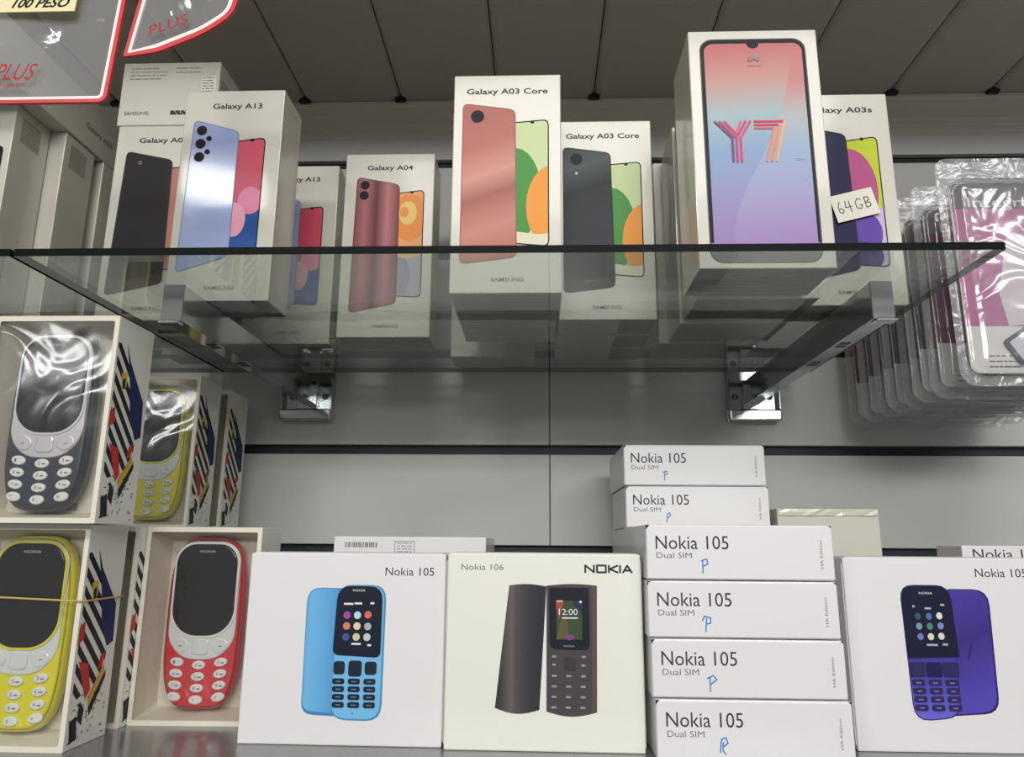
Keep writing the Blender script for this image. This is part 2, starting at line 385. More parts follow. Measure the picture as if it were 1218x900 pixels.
# lilac phone box, front row
def a13_art(t, w):
    lil = grad('lilac_print', (-w/2, 0, .15), (w*.1, 0, .03), [(0, (138, 148, 194)), (.5, (158, 172, 214)), (1, (150, 165, 205))], coat=.8)
    phone_art(t, w, D, Hh, 'Galaxy A13', .50, [(.075, .125), (.58, .20), (.575, .795), (.105, .855)],
        [(.50, .215), (.845, .205), (.845, .765), (.50, .745)], lil, mat('lilac_edge', (120, 130, 175), .35),
        [(.195, .80, .0040, LENS), (.195, .735, .0040, LENS), (.195, .67, .0040, LENS), (.275, .76, .0021, LENS), (.27, .695, .0021, LENS)],
        [([(.4, .0), (1, .0), (1, .42), (.75, .42), (.55, .36), (.4, .3)], mat('a_blue', (38, 82, 148), .35)),
         (circ(.74, .46, .12, .065), mat('a_pink', (222, 130, 165), .35)), (circ(.60, .37, .11, .08), mat('a_palepink', (230, 160, 180), .35))],
        mat('a_red', (205, 82, 104), .35), tx=-.22)
t = carton('smartphone_box', .0775, D, Hh, UPCARD, (-.2360, .507+D/2, G), 'white smartphone box with a lilac phone, foremost on the glass above the chrome bracket', 'smartphone boxes on the glass shelf', seed=3)
a13_art(t, .0775)
t = carton('smartphone_box', W, D, Hh, UPCARD, (-.2260, .626+D/2, G), 'white box with lilac phone, half hidden behind the foremost lilac phone box', 'smartphone boxes on the glass shelf', seed=4)
a13_art(t, W)
# dark phone box behind it
t = carton('smartphone_box', W, D, Hh, UPCARD, (-.3165, .555+D/2, G), 'white box with a plain charcoal phone back, under the box lying flat', 'smartphone boxes on the glass shelf', seed=5)
phone_art(t, W, D, Hh, 'Galaxy A03', .52, [(.07, .12), (.66, .18), (.63, .815), (.12, .865)], [(.55, .25), (.93, .24), (.93, .79), (.55, .77)],
    mat('charcoal_print', (40, 37, 40), .5, spec=.12), mat('charcoal_edge', (70, 64, 62), .35), [(.28, .80, .0015, mat('grey_dot', (150, 150, 150), .4))], [], mat('rose_bg', (190, 120, 100), .35))
for k in (0, 1):
    carton('smartphone_box', W, D, Hh, UPCARD, (-.3165, .6185+.064*k+D/2-.0185, G), ['white phone box standing directly behind the charcoal phone box', 'white phone box nearest the wall behind the charcoal phone box'][k], 'smartphone boxes on the glass shelf', seed=6+k)
# burgundy phone box
t = carton('smartphone_box', W+.001, D, Hh, UPCARD, (-.1340, .606+D/2, G), 'white box with a burgundy phone and orange swirl screen', 'smartphone boxes on the glass shelf', seed=8)
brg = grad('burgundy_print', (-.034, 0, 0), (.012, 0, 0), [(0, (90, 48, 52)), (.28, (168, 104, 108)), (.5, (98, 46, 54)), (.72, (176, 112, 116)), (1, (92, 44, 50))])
org = mat('a_orange', (226, 140, 62), .35); yel = mat('a_yellow', (226, 190, 110), .35)
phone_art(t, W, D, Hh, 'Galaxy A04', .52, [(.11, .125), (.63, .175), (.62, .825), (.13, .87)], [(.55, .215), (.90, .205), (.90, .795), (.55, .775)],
    brg, mat('burgundy_edge', (80, 40, 46), .35), [(.225, .822, .0042, LENS), (.22, .765, .0042, LENS)],
    [(circ(.74, .64, .20, .13), org), (circ(.72, .665, .10, .065), yel), (circ(.68, .67, .05, .03), org), ([(.5, .1), (1, .1), (1, .52), (.75, .45), (.5, .5)], mat('a_grey', (176, 168, 186), .35)),
     (circ(.66, .32, .11, .1), mat('a_lav', (150, 145, 170), .35)), ([(.5, .44), (.75, .41), (1, .47), (1, .52), (.75, .45), (.5, .49)], yel)], mat('a_amber', (226, 160, 100), .35))
# pink phone box and the dark green one
grn = mat('a_green', (62, 140, 52), .35); pal = mat('a_pale', (196, 212, 158), .35); ora = mat('a_orange2', (232, 150, 50), .35); cre = mat('a_cream', (220, 214, 190), .35)
def a03core(t, w, backmat, rim, flash):
    phone_art(t, w, D, Hh, 'Galaxy A03 Core', .76, [(.085, .125), (.60, .155), (.58, .832), (.085, .865)], [(.52, .215), (.89, .20), (.89, .785), (.52, .77)],
        backmat, rim, [(.225, .80, .0050, LENS)], [(circ(.58, .44, .24, .21), grn), (circ(.93, .38, .25, .19), ora), ([(.4, 0), (1, 0), (1, .27), (.8, .255), (.4, .28)], cre)], pal)
    if flash:
        a = Art(); a.add(ell(-w/2+.225*w, .725*Hh, .0012, .0012, 10), mat('flash_dot', (200, 200, 190), .4)); a.build('flash_print', t, front(-D/2), k0=.0006)
    a = Art(); a.text('SAMSUNG', -w/2+.30*w, .18*Hh if flash else .19*Hh, .14*w, .0014, mat('soft_letter', (196, 150, 142) if not flash else (70, 76, 80), .4)); a.build('phone_lettering', t, front(-D/2), k0=.0006)
t = carton('smartphone_box', W, D, Hh, UPCARD, (-.0237, .4928+D/2, G), 'white box with a copper pink phone, foremost in the middle of the glass', 'smartphone boxes on the glass shelf', seed=9)
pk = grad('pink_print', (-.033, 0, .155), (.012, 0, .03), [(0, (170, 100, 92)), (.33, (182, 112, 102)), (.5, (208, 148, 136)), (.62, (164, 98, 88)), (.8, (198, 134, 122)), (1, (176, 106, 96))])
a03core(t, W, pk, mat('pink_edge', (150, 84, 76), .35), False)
t = carton('smartphone_box', W, D, Hh, UPCARD, (.0525, .5568+D/2, G), 'white box with a dark slate phone and green and orange screen', 'smartphone boxes on the glass shelf', seed=10)
sl = grad('slate_print', (-.033, 0, .155), (.012, 0, .03), [(0, (30, 36, 40)), (.2, (74, 84, 86)), (.36, (26, 32, 36)), (.7, (44, 50, 54)), (1, (52, 55, 60))])
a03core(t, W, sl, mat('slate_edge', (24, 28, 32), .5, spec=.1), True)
# cartons in the rows behind, seen by their undersides through the glass
for i, (x, y, lab) in enumerate([(-.0237, .5365, 'second box in the row behind the copper pink phone box'), (-.0237, .5805, 'third box in the row behind the copper pink phone box'),
        (-.0440, .674, 'white box against the wall behind the pink phone boxes'), (.0535, .6005, 'white box directly behind the dark slate phone box'), (.0545, .6450, 'white box nearest the wall behind the dark slate phone box')]):
    carton('smartphone_box', W, D, Hh, UPCARD, (x, y+D/2, G), lab, 'smartphone boxes on the glass shelf', seed=20+i)
# the large box with a full-face screen print
w7, d7, h7 = .0865, .054, .172
t = carton('smartphone_box', w7, d7, h7, UPCARD, (.1450, .4475+d7/2, G), 'largest white phone box with full face pastel screen and striped Y7', 'smartphone boxes on the glass shelf', seed=30, notch=False)
a = Art(); x0, x1, z0, z1 = -.0360, .0352, .0035, .1655
a.add(rr(x0, z0, x1, z1, .0088, 7), mat('grey_rim_print', (84, 80, 80), .45, spec=.15)); a.add(rr(x0+.0008, z0+.0022, x1-.0008, z1-.0008, .0082, 7), DARKRIM)
chin = rr(x0+.0008, z0+.0008, x1-.0008, z0+.014, (.0082, .0082, .0005, .0005), 6); a.add(chin, mat('chin_print', (112, 110, 112), .35))
scr = rr(x0+.0030, z0+.0125, x1-.0026, z1-.0036, (.001, .001, .0062, .0062), 6)
y7s = [(0, (190, 112, 112)), (.17, (196, 146, 138)), (.36, (162, 184, 188)), (.55, (136, 162, 196)), (.78, (150, 144, 188)), (1, (156, 126, 178))]
a.add(scr, grad('pastel_print', (-.004, 0, z1-.006), (.006, 0, z0+.015), y7s, coat=.6))
cv = [(1, 1), (.92, .97), (.87, .88), (.80, .74), (.72, .62), (.62, .51), (.50, .405), (.38, .30), (.27, .19), (.21, .08), (.20, 0), (1, 0)]
sw, szh = x1-x0-.0056, z1-z0-.0161
a.add(clip([(x0+.003+u*sw, z0+.0125+v*szh) for u, v in cv], scr), grad('pastel_wave', (0, 0, z1-.006), (.006, 0, z0+.015),
    [(0, (198, 118, 116)), (.2, (198, 134, 132)), (.38, (178, 180, 182)), (.55, (152, 174, 202)), (.78, (162, 156, 196)), (1, (160, 132, 184))], coat=.6))
a.add(ell(0, z1-.0040, .0042, .0036, 14), DARKRIM); a.build('screen_print', t, front(-d7/2))
b = Art()
def para(b, p, q, n, gap, wd, m):      # n parallel strokes from p to q, stepped in x
    for k in range(n): b.strokes([(p[0]+gap*k, p[1]), (q[0]+gap*k, q[1])], wd, m[k])
pu, mg, rd, pkk, orr, ye = [mat('y7_%s' % n_, c, .3) for n_, c in (('purple', (110, 48, 110)), ('magenta', (190, 44, 110)), ('red', (214, 52, 92)), ('rose', (226, 84, 110)), ('orange', (234, 128, 72)), ('gold', (236, 172, 96)))]
zt, zm, zb = .1030, .0905, .0740
for k in range(3):
    sx = -.0176+.0027*k
    b.strokes([(-.0284+.0031*k, zt), (sx, zm+.0003), (sx, zb)] if k < 2 else [(-.0284+.0031*k, zt), (-.0150, zm+.0040)], .0015, [pu, mg, rd][k])
    b.strokes([(-.0052-.0031*k, zt), (sx if k == 2 else -.0122-.0027*k, zm+.0003)] if k < 2 else [(-.0052-.0031*k, zt), (-.0146, zm+.0040)], .0015, [rd, mg, pkk][k])
    if k == 2: b.strokes([(-.0122, zm+.0006), (-.0122, zb)], .0015, rd)
b.build('letter_y', t, front(-d7/2), k0=.0006); b = Art()
for k in range(3):
    b.strokes([(-.0024, zt-.0025*k), (.0172-.0034*k, zt-.0025*k)], .0014, [rd, rd, pkk][k])
    b.strokes([(.0172-.0034*k, zt-.0025*k), (.0104-.0031*k, zb)], .0014, [ye, orr, orr][k])
b.build('digit_seven', t, front(-d7/2), k0=.0006)
c = Art(); LG = mat('logo_grey', (150, 128, 128), .4)
for k, an in enumerate((-78, -50, -24, 0, 24, 50, 78)):
    r_ = R(an); L = .0042; px, pz = math.sin(r_)*L, math.cos(r_)*L; c.add(ell(px*.62, z1-.0172+pz*.62, .00085, L*.40, 10, -r_), LG)
c.text('HUAWEI', -.0042, z1-.0215, .0084, .0013, LG); c.text('HUAWEI', -.0035, z0+.0068, .0070, .0012, mat('chin_letter', (170, 168, 170), .4))
c.text('2019', .0225, zb+.0005, .0060, .0018, mat('faint_letter', (172, 180, 196), .4)); c.build('maker_lettering', t, front(-d7/2), k0=.0006)
c = Art(); fine_rows(c, -.006, .010, .060, .115, 14, mat('faint_side', (190, 186, 172), .5), 4, .0008); c.build('side_print', t, left(-w7/2))
for i, y in enumerate((.507, .5675, .628)):
    carton('smartphone_box', w7-.002*(i % 2), d7, h7, UPCARD, ((.1560, .1540, .1480)[i], y+d7/2, G), ['large white box right behind the box with the striped Y7', 'third large white box behind the striped Y7 box', 'rearmost large white box behind the striped Y7 box'][i],
        'smartphone boxes on the glass shelf', seed=31+i, notch=False)
# navy phone box with the price sticker
t = carton('smartphone_box', W, D, Hh, UPCARD, (.2295, .5236+D/2, G), 'white box with a navy phone, a handwritten paper sticker on its front', 'smartphone boxes on the glass shelf', seed=40)
phone_art(t, W, D, Hh, 'Galaxy A03s', .62, [(.05, .10), (.60, .16), (.575, .80), (.09, .85)], [(.50, .18), (.87, .17), (.87, .79), (.50, .765)],
    mat('navy_print', (34, 33, 68), .5, spec=.12), mat('navy_edge', (30, 30, 54), .35), [(.20, .79, .004, LENS)],
    [(circ(.58, .53, .25, .20), mat('a_magenta', (176, 78, 128), .35)), ([(.4, 0), (1, 0), (1, .40), (.8, .46), (.6, .38), (.4, .42)], mat('a_lilac', (196, 178, 208), .35)), (circ(.70, .33, .13, .09), mat('a_violet', (96, 66, 160), .35)),
     (circ(.62, .22, .2, .07), mat('a_violet2', (70, 52, 120), .35))], mat('a_lime', (184, 196, 44), .35), tx=-.27)
st = thing('paper_sticker', (.2360, .5236, 1.3695), 'small white paper sticker handwritten 64GB on the navy phone box', 'sticker', ry=R(-14))
bx('sticker_paper', -.0163, -.0026, -.0108, .0163, -.0022, .0108, mat('sticker_paper', (226, 222, 208), .6), st)
a = Art(); pen = mat('pencil', (98, 100, 92), .6)
for pts in ([(-.0105, .005), (-.0125, .001), (-.0125, -.003), (-.0105, -.0045), (-.0090, -.0025), (-.0105, -.0005), (-.0123, -.001)],
            [(-.0062, .0045), (-.0072, -.0005), (-.0025, -.0005)], [(-.0036, .0040), (-.0038, -.0048)],
            [(.0055, .0030), (.0030, .0045), (.0008, .0015), (.0010, -.0030), (.0040, -.0040), (.0056, -.0015), (.0034, -.0008)],
            [(.0082, .0042), (.0080, -.0042), (.0112, -.0035), (.0118, -.0010), (.0084, .0002), (.0112, .0012), (.0112, .0038), (.0082, .0044)]):
    a.strokes(pts, .0007, pen)
a.build('handwriting', st, front(-.0026))
# tall boxes on the neighbouring glass pane, seen by their sides
for i, (xr, y, lab) in enumerate([(-.4200, .5205, 'tall white box beside the frame edge with grey label on its side'), (-.4065, .5628, 'tall white box with grey label on its side, middle of its row'), (-.4045, .6148, 'tall white box last in the row under the flat lying box')]):
    t = carton('smartphone_box', W, D, Hh, UPCARD, (xr-W/2, y+D/2-.0003, G), lab, 'smartphone boxes on the neighbouring glass pane', seed=50+i, notch=False)
    if i < 2:
        a = Art(); LB = mat('grey_label', (164, 160, 150), .5); a.add(rr(-.013, .143, .010, .165, .0008), LB); fine_rows(a, -.012, .009, .146, .162, 6, mat('grey_label_ink', (146, 142, 134), .5), 5+i); a.build('side_label', t, right(W/2))
    if i == 0:
        a = Art(); a.text('Galaxy A03', -.020, .150, .048, .0045, INK); a.add(rr(.012, .030, .034, .135, .004), DARKRIM); a.build('front_print', t, front(-D/2))
t = thing('smartphone_box', (-.4045-W/2, .553, G+Hh+.0005), 'white phone box lying flat on the tall boxes behind the red edged pouch', 'phone box', 'smartphone boxes on the neighbouring glass pane')
bx('carton_body', -W/2, -.086, 0, W/2, .086, .047, UPCARD, t, bev=.0007, seg=2)
a = Art(); a.text('Galaxy A03', .030, .0170, .040, .0052, INK); a.build('side_lettering', t, right(W/2))
a = Art(); fine_rows(a, -.03, .03, .010, .036, 5, FINE, 61); a.build('end_print', t, front(-.086))
# flat box over the charcoal phone box
t = thing('smartphone_box', (-.3165, .555+.086, G+Hh+.0005), 'white phone box lying flat with small print on its end, behind the lilac box', 'phone box', 'smartphone boxes on the glass shelf')
bx('carton_body', -.0425, -.086, 0, .0425, .086, .060, UPCARD, t, bev=.0007, seg=2)
a = Art(); fine_rows(a, -.036, -.004, .044, .054, 4, FINE, 62); fine_rows(a, .004, .026, .050, .054, 2, FINE, 63)
a.add(rr(.027, .018, .040, .046, .0004), mat('pale_label', (224, 220, 208), .5)); fine_rows(a, .028, .038, .026, .044, 8, INKL, 64)
a.text('SAMSUNG', -.037, .0100, .021, .0032, INKL); fine_rows(a, .003, .020, .0100, .0125, 3, INK, 65, .0011); a.build('end_print', t, front(-.086))
a = Art(); a.add(rr(-.082, .014, -.066, .046, .0004), mat('grey_label', (164, 160, 150), .5)); fine_rows(a, -.081, -.068, .02, .044, 6, INKL, 66); a.build('side_label', t, right(.0425))
# ------------------------------------------------------------------ keypad phone boxes standing on the lower shelf
def flat_box(w, d, h, m, loc, label, rz=0):
    t = thing('keypad_phone_box', loc, label, 'phone box', 'keypad phone boxes on the lower shelf', rz)
    bm = bmesh.new(); add_box(bm, -w/2, -d/2, 0, w/2, d/2, h, .0009, 2); fin('carton_body', bm, m, t)
    bx('top_flap', -w/2+.002, -d/2+.0012, h-.0003, w/2-.002, d/2-.001, h+.0004, m, t, bev=.0002)
    for s in (-1, 1): bx('side_flap', s*w/2-(.0003 if s > 0 else .0005), -d/2+.0016, .003, s*w/2+(.0005 if s > 0 else .0003), d/2-.002, h-.004, m, t, bev=.0002)
    return t
def digit(x0, x1, z0, z1, w, h):     # rectangle of the drawing -> the face, in metres
    return lambda px, py: (-w/2+(px-x0)/(x1-x0)*w, (z1-py)/(z1-z0)*h)
def drawn(tl, tr_, bl, br, z0, z1, w, h):     # the same for a face drawn as a trapezium
    def f_(px, py):
        t_ = (py-z0)/(z1-z0); a_ = tl+(bl-tl)*t_; b_ = tr_+(br-tr_)*t_
        return (-w/2+(px-a_)/(b_-a_)*w, (1-t_)*h)
    return f_
# blue phone
w, h, d = .1255, .1135, .042
t = flat_box(w, d, h, CARD, (-.1215, .4815+d/2, SH), 'square white box with a sky blue keypad phone', R(-.6))
Q = drawn(79, 784, 33, 786, 168, 850, w, h)
a = Art(); blu = grad('sky_back', (-.028, 0, 0), (-.004, 0, 0), [(0, (84, 152, 202)), (.25, (112, 180, 226)), (.7, (98, 166, 216)), (1, (82, 150, 204))])
a.add(rq([Q(268, 744), Q(400, 750), Q(430, 297), Q(286, 295)], (.007, .002, .002, .009)), mat('blue_shade', (70, 130, 180), .4)); a.add(rq([Q(270, 732), Q(400, 740), Q(430, 300), Q(289, 298)], (.0065, .002, .002, .0085)), blu)
a.add(rq([Q(376, 762), Q(564, 764), Q(573, 284), Q(398, 284)], (.0095, .0095, .009, .009)), mat('blue_rim', (80, 140, 186), .4)); a.add(rq([Q(378, 756), Q(557, 758), Q(566, 287), Q(400, 287)], (.009, .009, .009, .009)), mat('blue_front', (118, 184, 226), .35))
a.build('phone_print', t, front(-d/2))
a = Art(); NV = mat('navy_glass_print', (24, 32, 46), .5, spec=.15)
a.add(rq([Q(381, 536), Q(556, 544), Q(560, 288), Q(398, 288)], (.004, .004, .0085, .0085)), NV)
ic = [(432, 394, (170, 70, 150)), (470, 394, (190, 210, 235)), (508, 392, (214, 110, 90)), (431, 433, (214, 130, 100)), (469, 433, (220, 208, 170)), (508, 434, (170, 176, 184)), (429, 472, (70, 88, 140)), (467, 472, (205, 200, 160)), (506, 472, (190, 204, 200))]
for x, y, c in ic: p = Q(x, y); a.add(ell(p[0], p[1], .0023, .0023, 12), mat('icon_%d' % sum(c), c, .4))
WH = mat('white_print', (220, 222, 224), .4)
for x, y, L in ((420, 357, 34), (458, 355, 28), (516, 354, 14), (450, 500, 34), (508, 504, 14)): p = Q(x, y); q = Q(x+L, y); a.add([p, q, (q[0], q[1]+.0012), (p[0], p[1]+.0012)], WH)
p = Q(452, 308); a.text('NOKIA', p[0], p[1], .0078, .0014, WH)
a.build('screen_print', t, front(-d/2), k0=.0006)
a = Art(); KY = mat('key_print', (34, 44, 58), .4)
for cx, cy, hw, hh in [(407, 581, 21, 23), (465, 583, 25, 28), (522, 581, 22, 23)]+[(405+k*57, 628+27*j, 22, 10) for j in range(4) for k in range(3)]:
    p = Q(cx-hw, cy+hh); q = Q(cx+hw, cy-hh); a.add(rr(p[0], p[1], q[0], q[1], .0018 if hh > 15 else .0012), KY)
    if hh < 15:
        p = Q(cx-9, cy+2); a.add([p, (p[0]+.003, p[1]), (p[0]+.003, p[1]+.0005), (p[0], p[1]+.0005)], mat('key_mark', (120, 140, 160), .4))
p = Q(459, 738); a.add(ell(p[0], p[1], .0004, .0004, 8), KY)
a.build('keypad_print', t, front(-d/2), k0=.0006)
a = Art(); p = Q(567, 248); a.text('Nokia 105', p[0], p[1], .0310, .0050, INK); a.build('model_lettering', t, front(-d/2))
# brown-black phone
w, h = .1200, .1143
t = flat_box(w, d, h, CREAM, (.0030, .4760+d/2, SH), 'square cream box with a charcoal keypad phone and large maker name', R(-.5))
Q = drawn(44, 728, 36, 762, 173, 888, w, h)
a = Art(); bk = grad('brown_back', (-.027, 0, 0), (-.003, 0, 0), [(0, (60, 58, 62)), (.3, (104, 94, 92)), (.42, (84, 77, 78)), (.75, (60, 59, 64)), (1, (52, 52, 57))])
def bowed(p, bow):     # quad whose top and bottom edges bow outward
    (bl, br, tr_, tl) = p; o = []
    for k in range(9): u = k/8; o.append((bl[0]+(br[0]-bl[0])*u, bl[1]+(br[1]-bl[1])*u-bow*math.sin(PI*u)))
    for k in range(9): u = k/8; o.append((tr_[0]+(tl[0]-tr_[0])*u, tr_[1]+(tl[1]-tr_[1])*u+bow*.4*math.sin(PI*u)))
    return o
a.add(bowed([Q(220, 738), Q(380, 742), Q(398, 296), Q(265, 293)], .0028), bk)
a.add(bowed([Q(405, 748), Q(586, 748), Q(577, 291), Q(398, 293)], .0026), mat('brown_side', (92, 80, 78), .4))
a.add(bowed([Q(408, 745), Q(568, 748), Q(560, 294), Q(400, 296)], .0024), mat('brown_front', (76, 70, 74), .4)); a.build('phone_print', t, front(-d/2))
a = Art(); a.add(rq([Q(413, 524), Q(556, 528), Q(548, 300), Q(408, 300)], (.004, .004, .001, .001)), mat('nokia_glass', (30, 34, 42), .5, spec=.15))
sq = [Q(438, 490), Q(528, 490), Q(526, 348), Q(432, 348)]
a.add(sq, mat('sc_green', (62, 78, 56), .4)); a.add(clip([Q(430, 345), Q(460, 345), Q(445, 420)], sq), mat('sc_red', (176, 72, 58), .4)); a.add(clip([Q(490, 345), Q(530, 345), Q(530, 400), Q(505, 380)], sq), mat('sc_navy', (52, 54, 78), .4))
a.add(clip([Q(436, 490), Q(450, 420), Q(470, 400), Q(480, 470), Q(470, 490)], sq), mat('sc_olive', (96, 92, 58), .4)); p = Q(485, 482); a.add(ell(p[0], p[1], .003, .0016, 12), mat('sc_purple', (128, 70, 136), .4))
p = Q(444, 400); a.text('12:00', p[0], p[1], .0115, .0036, WH); p = Q(455, 414); q = Q(512, 414); a.add([p, q, (q[0], q[1]+.0008), (p[0], p[1]+.0008)], WH)
p = Q(436, 352); a.add([p, (p[0]+.0035, p[1]), (p[0]+.0035, p[1]+.0007), (p[0], p[1]+.0007)], WH); p = Q(520, 352); a.add(ell(p[0], p[1], .0008, .0008, 8), WH)
p = Q(463, 517); a.text('NOKIA', p[0], p[1], .0068, .0012, mat('dim_letter', (150, 152, 156), .4)); a.build('screen_print', t, front(-d/2), k0=.0006)
a = Art(); km = mat('pale_mark', (150, 146, 150), .5)
for cx, cy, ww in [(430, 551, 16), (535, 551, 16), (430, 580, 14), (534, 582, 14)]+[(431+52*k, 620+37*j, 18) for j in range(4) for k in range(3)]:
    p = Q(cx-ww/2, cy+5); a.add(rr(p[0], p[1], p[0]+ww*.00017, p[1]+.0013, .0004, 2), km)
p = Q(468, 600); q = Q(506, 556); a.add(rr(p[0], p[1], q[0], q[1], .001), mat('nav_print', (66, 60, 64), .4)); a.build('keypad_print', t, front(-d/2), k0=.0006)
a = Art(); p = Q(92, 236); a.text('Nokia 106', p[0], p[1], .0265, .0036, INKL); a.build('model_lettering', t, front(-d/2))
a = Art(); BI = mat('bold_ink', (52, 54, 56), .5)
p = Q(535, 241)                       # wide maker lettering drawn in strokes
def nk(strs, x):
    for s_ in strs: a.strokes([(p[0]+x+u*.0054, p[1]+v*.0041) for u, v in s_], .00115, BI)
nk([[(0, 0), (0, 1)], [(0, 1), (1, 0)], [(1, 0), (1, 1)]], 0); nk([[(0, 0), (1, 0), (1, 1), (0, 1), (0, 0)]], .0073)
nk([[(0, 0), (0, 1)], [(1, 1), (.1, .5), (1, 0)]], .0146); nk([[(0, 0), (0, 1)]], .0215); nk([[(0, 0), (.5, 1), (1, 0)], [(.2, .3), (.8, .3)]], .0233)
a.build('maker_lettering', t, front(-d/2))
# violet phone
w, h = .1255, .1135
t = flat_box(w, d, h, CARD, (.1915+w/2, .4900+d/2, SH), 'square white box with a violet keypad phone', R(.4))
Q = drawn(70, 764, 130, 870, 192, 882, w, h)
a = Art(); vio = grad('violet_back', (-.005, 0, .09), (.02, 0, .03), [(0, (74, 62, 158)), (.45, (66, 50, 128)), (1, (84, 74, 178))])
a.add(rq([Q(455, 757), Q(622, 745), Q(575, 306), Q(430, 306)], (.002, .009, .010, .002)), mat('violet_shade', (50, 40, 104), .4)); a.add(rq([Q(455, 752), Q(615, 738), Q(569, 309), Q(430, 309)], (.002, .009, .010, .002)), vio)
a.add(rq([Q(326, 778), Q(492, 762), Q(440, 292), Q(268, 292)], (.010, .010, .0085, .0085)), mat('violet_edge', (52, 46, 112), .4))
a.add(rq([Q(329, 774), Q(487, 758), Q(437, 295), Q(272, 295)], (.0095, .0095, .0085, .0085)), grad('violet_front', (0, 0, .10), (0, 0, .02), [(0, (40, 38, 84)), (.7, (74, 66, 160)), (1, (106, 100, 204))]))
p = Q(512, 560); a.strokes([p, Q(520, 500)], .0012, mat('violet_deep', (54, 40, 108), .4)); a.build('phone_print', t, front(-d/2))
a = Art(); a.add(rq([Q(302, 556), Q(478, 550), Q(440, 297), Q(273, 298)], (.001, .001, .0080, .0080)), mat('violet_glass', (30, 32, 54), .35))
for x, y, c in [(333, 406, (60, 90, 90)), (371, 406, (80, 110, 170)), (407, 404, (220, 224, 216)), (338, 442, (120, 150, 170)), (375, 442, (70, 140, 110)), (412, 440, (120, 140, 190)), (343, 479, (110, 120, 180)), (379, 479, (214, 220, 196)), (415, 477, (214, 216, 190))]:
    p = Q(x, y); a.add(ell(p[0], p[1], .0019, .0021, 12), mat('icon_%d' % sum(c), c, .4))
for x, y, L in ((314, 374, 8), (410, 368, 14), (356, 381, 22), (365, 512, 38), (420, 510, 18)): p = Q(x, y); q = Q(x+L, y); a.add([p, q, (q[0], q[1]+.0012), (p[0], p[1]+.0012)], mat('pale_print', (170, 174, 186), .4))
p = Q(336, 326); a.text('NOKIA', p[0], p[1], .0082, .0014, WH); a.build('screen_print', t, front(-d/2), k0=.0006)
a = Art(); KV = mat('violet_key', (48, 46, 92), .4)
for j in range(5):
    for k in range(3):
        cx = 334+4*j+58*k; cy = 596 if j == 0 else 612+29*j; hw, hh = (24, 26) if j == 0 else (21, 11)
        p = Q(cx-hw, cy+hh); q = Q(cx+hw, cy-hh); a.add(rr(p[0], p[1], q[0], q[1], .0012), KV if (j or k != 1) else mat('violet_nav', (36, 34, 76), .4))
        if j: p = Q(cx-8, cy+3); a.add([p, (p[0]+.0028, p[1]), (p[0]+.0028, p[1]+.0006), (p[0], p[1]+.0006)], mat('violet_mark', (140, 130, 170), .4))
a.build('keypad_print', t, front(-d/2), k0=.0006)
Q = digit(70, 775, 192, 882, w, h); a = Art(); p = Q(529, 261); a.text('Nokia 105', p[0], p[1], .0318, .0052, INK); p = Q(662, 835); a.text('HA Edition', p[0], p[1], .018, .0018, INKL); a.build('model_lettering', t, front(-d/2))
# ------------------------------------------------------------------ stacked boxes showing their narrow sides
SW, SD, SHT = .1125, .112, .0332
def stack_box():
    t = thing('stacked_phone_box', (0, 0, 0), '-', 'phone box')
    bm = bmesh.new(); add_box(bm, -SW/2, -SD/2, .0003, SW/2, SD/2, SHT-.0003, .0008, 2); fin('carton_body', bm, CARD, t)
    prism('end_flap', rr(-SW/2+.0004, .0010, SW/2-.0003, SHT-.0014, (.0006, .0006, .0012, .0022), 3), 0, 0, CARD, t, levels=[(-SD/2+.0002, 0), (-SD/2-.0006, 0), (-SD/2-.0009, .0003)])
    a = Art(); a.add([(-SW/2+.0002, SHT-.0034), (-SW/2+.0026, SHT-.0006), (-SW/2+.0002, SHT-.0006)], BLACK); a.add([(SW/2-.0002, SHT-.0018), (SW/2-.0002, SHT-.0006), (SW/2-.002, SHT-.0006)], BLACK); a.build('corner_gap', t, front(-SD/2+.0001), k0=.0001)
    a = Art(); a.text('Nokia 105', -SW/2+.0058, .0184, .0440, .0080, INK); a.build('model_lettering', t, front(-SD/2-.0009))
    a = Art(); a.text('Dual SIM', -SW/2+.0062, .0130, .0212, .0034, INKL); a.build('variant_lettering', t, front(-SD/2-.0009))
    a = Art(); a.text('HA Edition', SW/2-.0068, .0075, .0165, .0016, INKL, rot=R(90)); a.build('edge_lettering', t, front(-SD/2-.0009))
    return t
proto = stack_box()
lab4 = ['lowest white box of the front stack of four', 'second box up in the front stack of four', 'third box up in the front stack of four', 'topmost white box of the front stack of four']
lab6 = ['hidden bottom box of the taller stack behind', 'second box up in the taller stack behind', 'third box up in the taller stack behind', 'fourth box up in the taller stack behind', 'white box just beneath the highest box of the tall rear stack', 'highest white box of all, top of the tall rear stack']
pens = {0: [[(.0, .0), (.001, .007), (.0035, .0078), (.0045, .0048), (.002, .003)], [(.0018, .0052), (.0015, .0010), (.0030, -.0010)]],
        1: [[(.0010, -.0010), (.0012, .0068)], [(-.0005, .006), (.0030, .0078), (.0050, .0055), (.0015, .0030)]],
        2: [[(.0018, -.0012), (.0026, .0064)], [(.0, .0050), (.0015, .0076), (.0050, .0066), (.0048, .0036), (.0026, .0032)]],
        3: [[(.0006, -.0008), (.0008, .0066)], [(.0, .0064), (.0032, .0074), (.0038, .0046), (.0010, .0030)]],
        4: [[(.0010, .0), (.0016, .0060), (.0034, .0070), (.0038, .0044), (.0018, .0034)]], 5: [[(.0012, -.0006), (.0012, .0058)], [(.0, .0056), (.0028, .0064), (.0034, .0042), (.0012, .0030)]]}
